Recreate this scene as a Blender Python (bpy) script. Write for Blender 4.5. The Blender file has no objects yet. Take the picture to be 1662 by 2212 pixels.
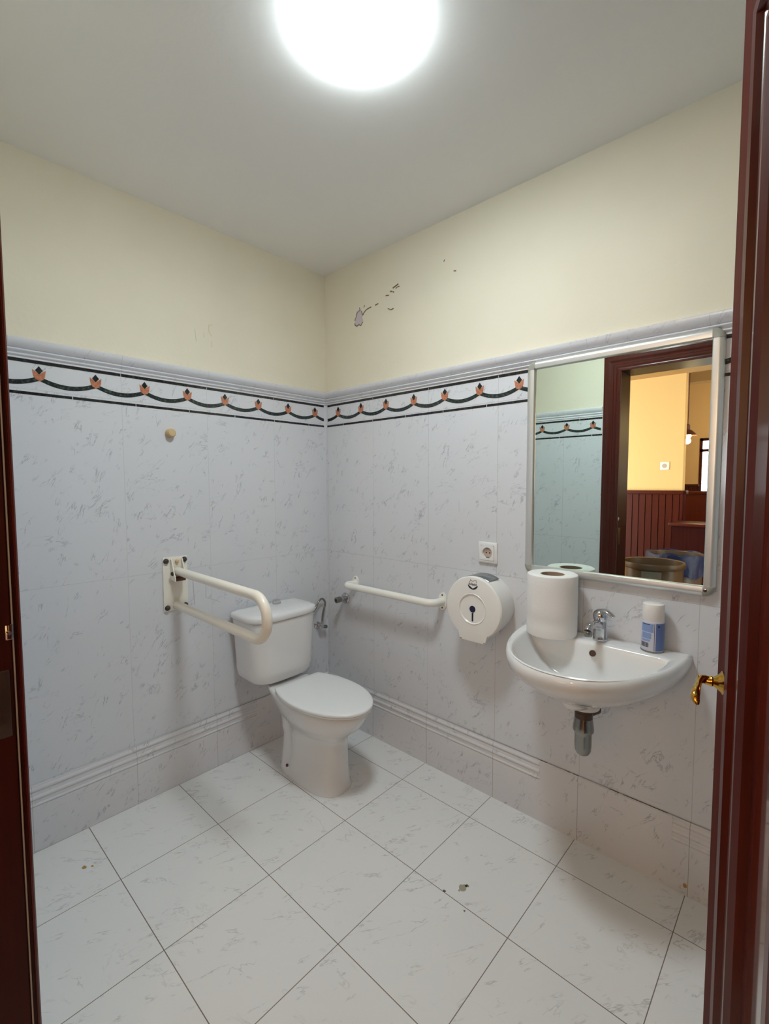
import bpy, bmesh, math, random
from mathutils import Vector, Matrix
from math import sin, cos, pi, radians, sqrt
random.seed(4)
S = 0.35                      # one wall/floor tile is 0.35 m; all layout numbers below are in tiles
scn = bpy.context.scene
col = scn.collection

# ------------------------------------------------------------------ camera
cd = bpy.data.cameras.new('camera'); cam = bpy.data.objects.new('camera', cd); col.objects.link(cam)
r_ = Vector((0.734017, 0.679126, -0.002673)); u_ = Vector((-0.039915, 0.04707, 0.998094)); f_ = Vector((-0.677957, 0.732511, -0.061658))
m = Matrix((( r_.x, u_.x, -f_.x, 2.0149), (r_.y, u_.y, -f_.y, -1.6985), (r_.z, u_.z, -f_.z, 1.3222), (0, 0, 0, 1)))
cam.matrix_world = m
cd.sensor_fit = 'VERTICAL'; cd.sensor_height = 24.0; cd.lens = 24.0 * 1007.64 / 2212.0
cd.clip_start = 0.01
scn.camera = cam
# ------------------------------------------------------------------ view + world
scn.view_settings.view_transform = 'Standard'; scn.view_settings.look = 'None'
scn.view_settings.gamma = 1.0; scn.view_settings.use_curve_mapping = False
scn.view_settings.exposure = 0.0
LAMP = 76.0          # ceiling lamp glass
PEND = 11.0         # pendant lamps of the hall, seen and added (W)
SKY = 10.0           # daylight outside the hall window
wd = bpy.data.worlds.new('daylight'); scn.world = wd; wd.use_nodes = True
bg = wd.node_tree.nodes['Background']; bg.inputs[0].default_value = (0.9, 0.95, 1.0, 1); bg.inputs[1].default_value = SKY
scn.cycles.max_bounces = 10; scn.cycles.diffuse_bounces = 6; scn.cycles.glossy_bounces = 6
scn.cycles.use_denoising = True
scn.cycles.sample_clamp_indirect = 6.0
scn.cycles.caustics_refractive = False
pa = bpy.data.lights.new('daylight_portal', 'AREA'); pa.shape = 'RECTANGLE'; pa.size = 2.5*S; pa.size_y = 2.3*S
pa.cycles.is_portal = True
po = bpy.data.objects.new('daylight_portal', pa); col.objects.link(po); po.location = (3.15*S, -20.08*S, 4.5*S); po.rotation_euler = (radians(90), 0, 0)

# ------------------------------------------------------------------ materials
def lin(c):
    out = []
    for v in c[:3]:
        v = v/255.0
        out.append(v/12.92 if v <= 0.04045 else ((v+0.055)/1.055)**2.4)
    return (*out, 1.0)

def mat(name, c, rough=0.5, metal=0.0, coat=0.0, spec=0.5, bump=None, emis=None, var=None, sss=0):
    m = bpy.data.materials.new(name); m.use_nodes = True
    nt = m.node_tree; b = nt.nodes['Principled BSDF']
    b.inputs['Base Color'].default_value = lin(c); b.inputs['Roughness'].default_value = rough
    b.inputs['Metallic'].default_value = metal; b.inputs['Coat Weight'].default_value = coat
    b.inputs['Coat Roughness'].default_value = 0.06
    b.inputs['Specular IOR Level'].default_value = spec
    tc = None
    if bump or var:
        tc = nt.nodes.new('ShaderNodeTexCoord')
    if var:      # (scale, other colour, low, high)
        n = nt.nodes.new('ShaderNodeTexNoise'); n.inputs['Scale'].default_value = var[0]; n.inputs['Detail'].default_value = 4
        mp = nt.nodes.new('ShaderNodeMapping'); nt.links.new(tc.outputs['Object'], mp.inputs[0])
        if len(var) > 4: mp.inputs['Scale'].default_value = var[4]
        nt.links.new(mp.outputs[0], n.inputs[0])
        rp = nt.nodes.new('ShaderNodeValToRGB'); nt.links.new(n.outputs[0], rp.inputs[0])
        rp.color_ramp.elements[0].color = lin(c); rp.color_ramp.elements[1].color = lin(var[1])
        rp.color_ramp.elements[0].position = var[2]; rp.color_ramp.elements[1].position = var[3]
        nt.links.new(rp.outputs[0], b.inputs['Base Color'])
    if bump:     # (scale, strength, distance)
        n = nt.nodes.new('ShaderNodeTexNoise'); n.inputs['Scale'].default_value = bump[0]; n.inputs['Detail'].default_value = 3
        nt.links.new(tc.outputs['Object'], n.inputs[0])
        bp = nt.nodes.new('ShaderNodeBump'); bp.inputs['Strength'].default_value = bump[1]; bp.inputs['Distance'].default_value = bump[2]
        nt.links.new(n.outputs[0], bp.inputs['Height']); nt.links.new(bp.outputs[0], b.inputs['Normal'])
    if emis:
        b.inputs['Emission Color'].default_value = (*emis[0], 1); b.inputs['Emission Strength'].default_value = emis[1]
    return m

def tile_mat(name, base, vein, axes, joints, joint_col, jw, rough, strength=0.48, vscale=1.0, smudge=None, seed=0.0):
    """marble look tile. axes: the two in-plane axes; joints: list of (axis, offset, period or None, halfwidth factor, (other axis lo, hi))"""
    m = bpy.data.materials.new(name); m.use_nodes = True; nt = m.node_tree; L = nt.links.new
    b = nt.nodes['Principled BSDF']; b.inputs['Roughness'].default_value = rough; b.inputs['Specular IOR Level'].default_value = 0.55
    geo = nt.nodes.new('ShaderNodeNewGeometry'); sx = nt.nodes.new('ShaderNodeSeparateXYZ'); L(geo.outputs['Position'], sx.inputs[0])
    A = sx.outputs['XYZ'.index(axes[0])]; B = sx.outputs['XYZ'.index(axes[1])]
    def M(op, a, b_=None, c=None, clamp=False):
        n = nt.nodes.new('ShaderNodeMath'); n.operation = op; n.use_clamp = clamp
        for i, v in enumerate((a, b_, c)):
            if v is None: continue
            if isinstance(v, (int, float)): n.inputs[i].default_value = v
            else: L(v, n.inputs[i])
        return n.outputs[0]
    cb = nt.nodes.new('ShaderNodeCombineXYZ'); L(A, cb.inputs[0]); L(B, cb.inputs[1]); cb.inputs[2].default_value = seed
    # each tile gets its own slice of the marble
    ia = M('FLOOR', M('DIVIDE', M('SUBTRACT', A, joints[0][1]*S), S)); ib = M('FLOOR', M('DIVIDE', M('SUBTRACT', B, joints[1][1]*S), joints[1][2]*S if joints[1][2] else 2*S))
    cid = nt.nodes.new('ShaderNodeCombineXYZ'); L(M('MULTIPLY', ia, 3.17), cid.inputs[0]); L(M('MULTIPLY', ib, 5.31), cid.inputs[1]); L(M('MULTIPLY', M('ADD', ia, ib), 1.37), cid.inputs[2])
    va = nt.nodes.new('ShaderNodeVectorMath'); va.operation = 'ADD'; L(cb.outputs[0], va.inputs[0]); L(cid.outputs[0], va.inputs[1])
    def veins(rot, sc, scale, width, thr, seedv):
        mp = nt.nodes.new('ShaderNodeMapping'); mp.vector_type = 'POINT'
        mp.inputs['Rotation'].default_value = (0, 0, rot); mp.inputs['Location'].default_value = (seedv, seedv*1.7, 0)
        mp2 = nt.nodes.new('ShaderNodeMapping'); mp2.inputs['Scale'].default_value = sc
        L(va.outputs[0], mp.inputs[0]); L(mp.outputs[0], mp2.inputs[0])
        n = nt.nodes.new('ShaderNodeTexNoise'); n.inputs['Scale'].default_value = scale*vscale; n.inputs['Detail'].default_value = 5; n.inputs['Roughness'].default_value = 0.62
        n.inputs['Distortion'].default_value = 0.35
        L(mp2.outputs[0], n.inputs[0])
        d = M('ABSOLUTE', M('SUBTRACT', n.outputs[0], 0.5))
        ln = M('SUBTRACT', 1.0, M('DIVIDE', d, width), clamp=True)
        n2 = nt.nodes.new('ShaderNodeTexNoise'); n2.inputs['Scale'].default_value = scale*1.1*vscale; n2.inputs['Detail'].default_value = 2
        L(mp.outputs[0], n2.inputs[0])
        msk = M('MULTIPLY', M('SUBTRACT', n2.outputs[0], thr), 9.0, clamp=True)
        return M('MULTIPLY', ln, msk)
    v1 = veins(radians(20), (1.0, 0.22, 1), 16.0, 0.015, 0.55, 0.0)
    v2 = veins(radians(40), (1.0, 0.24, 1), 13.0, 0.012, 0.545, 7.3)
    v3 = veins(radians(75), (1.0, 0.35, 1), 8.0, 0.008, 0.53, 13.1)
    vv = M('MAXIMUM', M('MAXIMUM', v1, v2), M('MULTIPLY', v3, 0.75))
    cloud = nt.nodes.new('ShaderNodeTexNoise'); cloud.inputs['Scale'].default_value = 5.0; L(va.outputs[0], cloud.inputs[0])
    vv = M('ADD', vv, M('MULTIPLY', M('SUBTRACT', cloud.outputs[0], 0.5, clamp=True), 0.15), clamp=True)
    mx = nt.nodes.new('ShaderNodeMix'); mx.data_type = 'RGBA'; mx.inputs['A'].default_value = lin(base); mx.inputs['B'].default_value = lin(vein)
    L(M('MULTIPLY', vv, strength), mx.inputs['Factor'])
    out = mx.outputs['Result']
    tot = None
    for (ax, off, per, k, rng) in joints:
        P = sx.outputs['XYZ'.index(ax)]
        t = M('SUBTRACT', P, off*S)
        if per:
            fr = M('FRACT', M('ADD', M('DIVIDE', t, per*S), 0.5)); dd = M('MULTIPLY', M('ABSOLUTE', M('SUBTRACT', fr, 0.5)), per*S)
        else:
            dd = M('ABSOLUTE', t)
        j = M('LESS_THAN', dd, jw*k)
        if rng:
            o = sx.outputs['XYZ'.index(rng[0])]
            j = M('MULTIPLY', j, M('MULTIPLY', M('GREATER_THAN', o, rng[1]*S), M('LESS_THAN', o, rng[2]*S)))
        tot = j if tot is None else M('MAXIMUM', tot, j)
    mj = nt.nodes.new('ShaderNodeMix'); mj.data_type = 'RGBA'; L(out, mj.inputs['A']); mj.inputs['B'].default_value = lin(joint_col)
    L(tot, mj.inputs['Factor']); L(mj.outputs['Result'], b.inputs['Base Color'])
    rg = M('ADD', M('MULTIPLY', tot, 0.5), rough); L(rg, b.inputs['Roughness'])
    n3 = nt.nodes.new('ShaderNodeTexNoise'); n3.inputs['Scale'].default_value = 6.0; L(va.outputs[0], n3.inputs[0])
    bp = nt.nodes.new('ShaderNodeBump'); bp.inputs['Strength'].default_value = 0.5; bp.inputs['Distance'].default_value = 0.0007
    L(M('SUBTRACT', M('MULTIPLY', n3.outputs[0], 0.6), tot), bp.inputs['Height']); L(bp.outputs[0], b.inputs['Normal'])
    return m

TB, TV = (214, 216, 221), (96, 100, 112)
m_tile_l = tile_mat('marble_wall_tile_left', TB, TV, 'YZ', [('Y', 0.0324, 1, 1, None), ('Z', 0.715, 2.0, 1, None)], (192, 193, 197), 0.0009, 0.13, seed=1.0)
m_tile_r = tile_mat('marble_wall_tile_right', TB, TV, 'XZ', [('X', 0.045, 1, 1, None), ('Z', 0.705, 2.0, 1, None)], (184, 182, 183), 0.0009, 0.13, seed=5.0)
m_base = tile_mat('marble_base_tile', (218, 217, 220), TV, 'XZ', [('X', 0.04, 1, 1, None), ('Z', -3, 9, 1, None)], (160, 155, 152), 0.0009, 0.16, seed=9.0)
m_base_l = tile_mat('marble_base_tile_left', (218, 217, 220), TV, 'YZ', [('Y', 0.05, 1, 1, None), ('Z', -3, 9, 1, None)], (178, 175, 174), 0.0009, 0.16, seed=11.0)
m_floor = tile_mat('marble_floor_tile', (228, 228, 226), (130, 130, 130), 'XY', [('X', 0.02, 1, 1, None), ('Y', 0.497, 0.99, 1.05, None)], (122, 108, 98), 0.0012, 0.13, strength=0.42, vscale=0.9, seed=3.0)
m_corn = tile_mat('marble_cornice', (216, 217, 222), (120, 122, 140), 'XZ', [('X', 0.045, 1, .6, None), ('Z', -3, 9, 1, None)], (170, 170, 175), 0.0008, 0.12, strength=0.35, seed=2.0)
m_corn_l = tile_mat('marble_cornice_left', (216, 217, 222), (120, 122, 140), 'YZ', [('Y', 0.0324, 1, .6, None), ('Z', -3, 9, 1, None)], (170, 170, 175), 0.0008, 0.12, strength=0.35, seed=2.5)
m_cream = mat('cream_wall_paint', (225, 218, 198), 0.75, bump=(60, 0.25, 0.002), var=(3.0, (221, 214, 193), 0.4, 0.7))
m_ceil = mat('white_ceiling_paint', (238, 238, 236), 0.85, bump=(45, 0.25, 0.002))
m_plaster = mat('bare_plaster', (196, 186, 190), 0.9, bump=(80, 0.5, 0.002))
m_crack = mat('crack_brown', (120, 104, 86), 0.9)  # brown tone of the thin crack lines and patch rim
m_black = mat('black_green_inlay', (30, 30, 34), 0.12, var=(90, (52, 58, 56), 0.5, 0.7))
m_green = mat('green_marble_inlay', (30, 42, 44), 0.12, var=(110, (78, 98, 90), 0.5, 0.72))
m_orange = mat('orange_tulip_inlay', (192, 128, 98), 0.15, var=(120, (168, 100, 72), 0.4, 0.7))
m_porc = mat('white_porcelain', (226, 226, 226), 0.08, spec=0.6, coat=0.3)
m_seat = mat('white_seat_plastic', (228, 230, 230), 0.22)
m_whitep = mat('white_enamel', (240, 238, 230), 0.25, coat=0.3)
m_bracket = mat('cream_enamel', (236, 232, 220), 0.35)
m_yellow = mat('yellowed_enamel', (240, 234, 220), 0.3, coat=0.2)
m_bolt = mat('dark_bolt', (70, 62, 62), 0.45, metal=0.3)
m_dark = mat('dark_rubber', (24, 22, 22), 0.5)
m_rust = mat('rusty_steel', (96, 58, 42), 0.7)
m_chrome = mat('chrome', (205, 205, 208), 0.1, metal=1.0)
m_chrome_d = mat('dull_chrome', (150, 148, 142), 0.22, metal=1.0, bump=(30, .1, .001))
m_brownmet = mat('tarnished_brass', (92, 76, 68), 0.4, metal=0.9)
m_brass = mat('polished_brass', (206, 158, 70), 0.14, metal=1.0)
m_plast = mat('white_plastic', (232, 232, 232), 0.3)
m_disp = mat('dispenser_plastic', (236, 234, 230), 0.28)
m_smoke = mat('smoked_window_plastic', (104, 112, 114), 0.15)
m_navy = mat('navy_print', (26, 26, 62), 0.4)
m_beige = mat('beige_socket_core', (190, 172, 158), 0.5)
m_paper = mat('white_tissue_paper', (232, 230, 228), 0.95, bump=(220, 0.5, 0.0015))
m_core = mat('cardboard_core', (164, 140, 120), 0.9)
m_cap = mat('white_can_cap', (232, 228, 226), 0.35)
m_canm = mat('white_can_lacquer', (196, 196, 210), 0.3)
m_lab1 = mat('blue_label_print', (92, 112, 164), 0.35)
m_lab2 = mat('light_blue_label_print', (128, 150, 196), 0.35)
m_alu = mat('brushed_aluminium', (216, 216, 214), 0.32, metal=0.7)
m_alucap = mat('grey_corner_cap', (158, 158, 148), 0.35)
m_mirror = mat('mirror_glass', (226, 239, 231), 0.0, metal=1.0)
m_wood = mat('mahogany_varnish', (80, 24, 15), 0.3, coat=0.2, spec=0.3, var=(14, (62, 18, 11), 0.3, 0.75, (6, 6, .25)))
m_stile = mat('worn_mahogany', (84, 26, 16), 0.55, spec=0.04, var=(14, (64, 18, 11), 0.3, 0.75, (6, 6, .25)))
m_groove = mat('dark_groove', (34, 10, 8), 0.6)
m_woodd = mat('dark_mahogany', (60, 19, 15), 0.4, spec=0.15, var=(14, (46, 14, 11), 0.3, 0.75, (6, 6, .25)))
m_panel = mat('mahogany_panel_varnish', (84, 32, 20), 0.06, coat=1.0, spec=1.0)
m_hallwall = mat('yellow_hall_paint', (228, 188, 124), 0.7)
m_hallfloor = mat('brown_hall_tile', (120, 84, 64), 0.3)
m_hallceil = mat('hall_ceiling_paint', (186, 150, 96), 0.8)
m_bin = mat('taupe_bin_plastic', (96, 76, 58), 0.35)
m_bag = mat('blue_bin_bag', (14, 28, 72), 0.5, bump=(60, .6, .004))
m_bagw = mat('translucent_bag_edge', (140, 160, 170), 0.4)
m_label = mat('grey_bin_label', (120, 112, 100), 0.5)
m_shade = mat('brown_lamp_shade', (96, 60, 50), 0.4)
m_bulb = mat('warm_bulb', (255, 230, 180), 0.4, emis=((1.0, 0.72, 0.36), 40))
m_lamp = mat('lit_opal_glass', (250, 252, 250), 0.4, emis=((0.885, 0.99, 1.03), LAMP))
m_knob = mat('tan_rubber', (206, 178, 134), 0.6)
m_stain = mat('grey_floor_stain', (160, 154, 134), 0.6)
m_speck = mat('dark_speck', (92, 84, 76), 0.7)
m_yspeck = mat('brown_speck', (172, 134, 76), 0.7)
m_seal = mat('white_seal', (150, 142, 142), 0.6)
m_pencil = mat('faint_pencil', (180, 178, 178), 0.9)

# ------------------------------------------------------------------ mesh helpers (all coordinates in tiles, world)
ORG = {}
def tag(o, label=None, cat=None, group=None, kind=None):
    if label: o['label'] = label
    if cat: o['category'] = cat
    if group: o['group'] = group
    if kind: o['kind'] = kind
    return o
def thing(name, label, cat, org, group=None):
    o = bpy.data.objects.new(name, None); col.objects.link(o); o.empty_display_size = 0.05
    o.location = Vector(org)*S; ORG[o] = Vector(org)*S
    return tag(o, label, cat, group)
def obj(name, bm, mats, parent=None, org=None, flat=False, angle=38):
    if not isinstance(mats, (list, tuple)): mats = [mats]
    bmesh.ops.remove_doubles(bm, verts=bm.verts, dist=1e-5)
    bmesh.ops.recalc_face_normals(bm, faces=bm.faces)
    base = ORG[parent] if parent is not None else (Vector(org)*S if org is not None else Vector((0, 0, 0)))
    for v in bm.verts: v.co = v.co*S - base
    for f in bm.faces: f.smooth = not flat
    for e in bm.edges:
        if len(e.link_faces) == 2:
            e.smooth = e.calc_face_angle(0) < radians(angle)
    me = bpy.data.meshes.new(name); bm.to_mesh(me); bm.free()
    for mm in mats: me.materials.append(mm)
    o = bpy.data.objects.new(name, me); col.objects.link(o)
    ORG[o] = base
    if parent is not None: o.parent = parent
    else: o.location = base
    return o
def struct(name, bm, mats, parent=None, **k):
    o = obj(name, bm, mats, parent, **k)
    if parent is None: o['kind'] = 'structure'
    return o
NB = bmesh.new
def setm(bm, n0, mi):
    for f in list(bm.faces)[n0:]: f.material_index = mi
def box(bm, x0, x1, y0, y1, z0, z1, bev=0.0, seg=2, mi=0):
    n0 = len(bm.faces)
    g = bmesh.ops.create_cube(bm, size=1.0)
    for v in g['verts']:
        v.co = Vector(((x0+x1)/2 + v.co.x*(x1-x0), (y0+y1)/2 + v.co.y*(y1-y0), (z0+z1)/2 + v.co.z*(z1-z0)))
    if bev > 0:
        es = list({e for v in g['verts'] for e in v.link_edges})
        bmesh.ops.bevel(bm, geom=es, offset=bev, segments=seg, affect='EDGES', profile=0.5)
    bm.faces.ensure_lookup_table()
    for f in bm.faces[n0:] if bev == 0 else bm.faces:
        if bev == 0 or f.index >= n0 or f.index < 0: f.material_index = mi if bev == 0 else f.material_index
    return bm
def quad(bm, pts, mi=0):
    f = bm.faces.new([bm.verts.new(Vector(p)) for p in pts]); f.material_index = mi; return f
def loft(bm, rings, closed=True, cap0=True, cap1=True, mi=0):
    vr = [[bm.verts.new(Vector(p)) for p in r] for r in rings]
    n = len(vr[0])
    for a, b in zip(vr[:-1], vr[1:]):
        for i in range(n if closed else n-1):
            j = (i+1) % n
            try: bm.faces.new((a[i], a[j], b[j], b[i])).material_index = mi
            except ValueError: pass
    if cap0: bm.faces.new(list(reversed(vr[0]))).material_index = mi
    if cap1: bm.faces.new(vr[-1]).material_index = mi
    return vr
def basis(axis):
    a = Vector(axis).normalized(); t = Vector((0, 0, 1)) if abs(a.z) < 0.9 else Vector((1, 0, 0))
    u = a.cross(t).normalized(); v = a.cross(u).normalized(); return a, u, v
def lathe(bm, prof, c, axis=(0, 0, 1), seg=32, cap0=True, cap1=True, mi=0, a0=0, a1=2*pi):
    """prof: list of (radius, distance along the axis)"""
    a, u, v = basis(axis); c = Vector(c); full = abs(a1-a0-2*pi) < 1e-6
    k = seg if full else seg+1
    rings = []
    for (r, h) in prof:
        rings.append([c + a*h + u*(r*cos(a0+(a1-a0)*i/seg)) + v*(r*sin(a0+(a1-a0)*i/seg)) for i in range(k)])
    return loft(bm, rings, closed=full, cap0=cap0 and full, cap1=cap1 and full, mi=mi)
def fillet(pts, r, n=8):
    pts = [Vector(p) for p in pts]; out = [pts[0]]
    for i in range(1, len(pts)-1):
        p, a, b = pts[i], pts[i-1], pts[i+1]
        rr = r[i-1] if isinstance(r, (list, tuple)) else r
        d1 = (a-p).normalized(); d2 = (b-p).normalized(); ang = d1.angle(d2)
        t = min(rr/math.tan(ang/2), (a-p).length*0.499, (b-p).length*0.499)
        rr = t*math.tan(ang/2)
        c = p + (d1+d2).normalized()*(rr/sin(ang/2)); s = p+d1*t; e = p+d2*t
        v0 = s-c; v1 = e-c; tot = v0.angle(v1)
        for k in range(n+1):
            f = k/n
            out.append(c + (v0*sin((1-f)*tot)+v1*sin(f*tot))/sin(tot) if tot > 1e-4 else p)
    out.append(pts[-1]); return out
def tube(bm, pts, r, seg=16, cap=True, mi=0, sy=1.0):
    pts = [Vector(p) for p in pts]; rings = []; n = len(pts)
    t0 = (pts[1]-pts[0]).normalized(); ref = Vector((0, 0, 1)) if abs(t0.z) < 0.9 else Vector((1, 0, 0)); u = t0.cross(ref).normalized()
    for i in range(n):
        t = (pts[min(i+1, n-1)]-pts[max(i-1, 0)]).normalized()
        u = (u - t*u.dot(t)).normalized(); v = t.cross(u)
        rr = r[i] if isinstance(r, (list, tuple)) else r
        rings.append([pts[i] + u*(rr*cos(2*pi*k/seg)) + v*(rr*sy*sin(2*pi*k/seg)) for k in range(seg)])
    return loft(bm, rings, cap0=cap, cap1=cap, mi=mi)
def prism(bm, poly, n0, n1, f, mi=0):
    """poly of (a,b); f(a,b,n) -> world"""
    r0 = [f(a, b, n0) for a, b in poly]; r1 = [f(a, b, n1) for a, b in poly]
    loft(bm, [r0, r1], mi=mi)
def sgnpow(v, e): return math.copysign(abs(v)**e, v)
def section(z, xb, xf, xc, hw, cy, nf=2.0, nb=2.0, k=48):
    out = []
    for i in range(k):
        t = 2*pi*i/k; c, s = cos(t), sin(t); n = nf if c >= 0 else nb; a = (xf-xc) if c >= 0 else (xc-xb)
        out.append((xc + a*sgnpow(c, 2/n), cy + hw*sgnpow(s, 2/n), z))
    return out

H = 6.9957; YD = -4.45; XR = 7.4
# ------------------------------------------------------------------ room shell
def wallmesh(f, a0, a1, z_hi, flip=False):
    """tile up to 5.0, paint above; f(a,z)"""
    bm = NB(); quad(bm, [f(a0, 0), f(a1, 0), f(a1, 5.05), f(a0, 5.05)], 0); quad(bm, [f(a0, 5.05), f(a1, 5.05), f(a1, z_hi), f(a0, z_hi)], 1); return bm
def thickwall(f, a0, a1, z_hi, t):
    bm = NB(); g = lambda a, z, n: f(a, z, n)
    for (z0, z1, mi) in ((0, 5.05, 0), (5.05, z_hi, 1)):
        p = [g(a0, z0, 0), g(a1, z0, 0), g(a1, z1, 0), g(a0, z1, 0)]; q = [g(a0, z0, t), g(a1, z0, t), g(a1, z1, t), g(a0, z1, t)]
        vs = [bm.verts.new(Vector(v)) for v in p+q]
        for idx in ((0, 1, 2, 3), (7, 6, 5, 4), (0, 3, 7, 4), (1, 5, 6, 2)) + (((0, 4, 5, 1),) if z0 == 0 else ((3, 2, 6, 7),)):
            bm.faces.new([vs[i] for i in idx]).material_index = mi
    return bm
wl = struct('wall_left', thickwall(lambda a, z, n: (-n, a, z), YD, 0, H, 0.3), [m_tile_l, m_cream], flat=True)
wr = struct('wall_right', thickwall(lambda a, z, n: (a, n, z), -0.3, XR+0.3, H, 0.3), [m_tile_r, m_cream], flat=True)
bm = NB(); box(bm, -0.3, XR+0.3, -5.0, 0.3, -0.3, 0); fl = struct('floor', bm, m_floor, flat=True)
bm = NB(); box(bm, -0.3, XR+0.3, -4.7, 0.3, H, H+0.3); ce = struct('ceiling', bm, m_ceil, flat=True)
ws = struct('wall_side', thickwall(lambda a, z, n: (XR+n, a, z), YD, 0, H, 0.3), [m_tile_l, m_cream], flat=True)
# wall with the door opening: x 2.99..6.33, z up to 5.88
DX0, DX1, DZ = 2.99, 6.33, 5.88
bm = NB()
for (x0, x1, z0, z1, mi) in ((-0.3, DX0, 0, 5.05, 0), (-0.3, DX0, 5.05, H, 1), (DX1, XR+0.3, 0, 5.05, 0), (DX1, XR+0.3, 5.05, H, 1), (DX0, DX1, DZ, H, 1)):
    n0 = len(bm.faces); box(bm, x0, x1, -4.95, YD, z0, z1); bm.faces.ensure_lookup_table()
    for f in bm.faces[n0:]:
        f.material_index = mi
        if f.calc_center_median().y < -4.94: f.material_index = 2
struct('wall_door', bm, [m_tile_r, m_cream, m_hallwall], flat=True)

# baseboards: the moulded bottom tile
def sweep_profile(bm, prof, f, a0, a1, mi=0):
    """prof (depth, z) ; f(a, depth, z)"""
    loft(bm, [[f(a0, d, z) for d, z in prof], [f(a1, d, z) for d, z in prof]], mi=mi)
def halfround(z0, z1, d0, h, n=6):
    return [(d0 + h*sin(pi*i/n), z0 + (z1-z0)*i/n) for i in range(n+1)]
bprof = [(0, 0.0), (0.020, 0.0), (0.020, 0.475)] + halfround(0.478, 0.512, 0.016, 0.010) + [(0.018, 0.53)] + halfround(0.545, 0.595, 0.016, 0.013) + [(0.017, 0.615)] + halfround(0.630, 0.682, 0.012, 0.013) + [(0.010, 0.70), (0, 0.70)]
bprof2 = [(0, 0.0), (0.020, 0.0), (0.020, 0.69), (0.010, 0.70), (0, 0.70)]
bm = NB(); sweep_profile(bm, bprof2, lambda a, d, z: (d, a, z), -1.35, 0); sweep_profile(bm, bprof, lambda a, d, z: (d, a, z), YD, -1.35)
struct('baseboard_left', bm, m_base_l, angle=30)
bm = NB(); sweep_profile(bm, bprof, lambda a, d, z: (a, -d, z), 0, 3.62); sweep_profile(bm, bprof2, lambda a, d, z: (a, -d, z), 3.62, 4.9); sweep_profile(bm, bprof, lambda a, d, z: (a, -d, z), 4.9, XR)
struct('baseboard_right', bm, m_base, angle=30)
bm = NB(); sweep_profile(bm, bprof, lambda a, d, z: (a, YD+d, z), 0.03, 2.76); sweep_profile(bm, bprof, lambda a, d, z: (a, YD+d, z), 6.56, XR); struct('baseboard_door', bm, m_base, angle=30)
# cornice of tiles on top of the tiling
cprof = [(0, 5.005), (0.012, 5.005), (0.012, 5.02)] + halfround(5.022, 5.055, 0.012, 0.022, 6) + [(0.016, 5.06)] + halfround(5.062, 5.10, 0.018, 0.028, 6) + [(0.03, 5.104), (0.045, 5.115), (0.066, 5.135), (0.078, 5.16), (0.080, 5.185), (0.07, 5.193), (0, 5.193)]
bm = NB(); sweep_profile(bm, cprof, lambda a, d, z: (d, a, z), YD, 0.0); struct('trim_1', bm, m_corn_l, angle=50)
bm = NB(); sweep_profile(bm, cprof, lambda a, d, z: (a, -d, z), 0.0, XR); struct('trim_2', bm, m_corn, angle=50)
bm = NB(); sweep_profile(bm, cprof, lambda a, d, z: (a, YD+d*.5, z), 0.0, 2.77); sweep_profile(bm, cprof, lambda a, d, z: (a, YD+d*.5, z), 6.55, XR); struct('trim_3', bm, m_corn, angle=50)

# inlaid border: two dark lines, garland, tulips
def border(name, f, a0, a1, first, joint0):
    bm = NB()
    T = 0.0025
    def strip(z0, z1, aa, ab, mi): prism(bm, [(aa, z0), (ab, z0), (ab, z1), (aa, z1)], 0, T, f, mi)
    for (z0, z1, jo, per) in ((4.973, 5.003, joint0, 1.0), (4.662, 4.690, joint0+0.37, 0.62)):
        cuts = [a0]; k = math.ceil((a0-jo)/per)
        while jo+k*per < a1: cuts.append(jo+k*per); k += 1
        cuts.append(a1)
        for c0, c1 in zip(cuts[:-1], cuts[1:]):
            if c1-c0 > 0.02: strip(z0, z1, c0+0.004, c1-0.004, 0)
    k = math.floor((a0-first)/0.5)-1
    while first+k*0.5 < a1+0.5:
        c = first+k*0.5; k += 1
        for i in range(14):
            s0, s1 = i/14, (i+1)/14
            g = lambda s: 4.772 + 0.062*(2*s-1)**2
            x0, x1 = c+0.5*s0, c+0.5*s1
            if x0 < a0-1e-6 or x1 > a1+1e-6: continue
            for (dz0, dz1, mi, tt) in ((-0.023, 0.020, 1, T), (-0.024, -0.017, 0, T*1.5), (0.016, 0.021, 0, T*1.5)):
                prism(bm, [(x0, g(s0)+dz0), (x1, g(s1)+dz0), (x1, g(s1)+dz1), (x0, g(s0)+dz1)], 0, tt, f, mi)
        if a0+0.05 < c < a1-0.05:
            P = [(0, -.052), (.03, -.04), (.044, -.012), (.052, .045), (.024, .024), (0, .004), (-.024, .024), (-.052, .045), (-.044, -.012), (-.03, -.04)]
            prism(bm, [(c+p*1.08, 4.866+q*1.12) for p, q in P], 0, T*2, f, 2)
            prism(bm, [(c+p*1.1, 4.866+q*1.1) for p, q in ((0, .006), (.030, .040), (0, .080), (-.030, .040))], 0, T*1.8, f, 0)
    return struct(name, bm, [m_black, m_green, m_orange], flat=True)
border('trim_4', lambda a, z, n: (n, -a, z), 0.035, -YD, 0.2176, -0.0324)
border('trim_5', lambda a, z, n: (a, -n, z), 0.035, XR, 0.2993, 0.045)
border('trim_6', lambda a, z, n: (a, YD+n, z), 0.03, 2.77, 0.1, 0.35)

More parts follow.
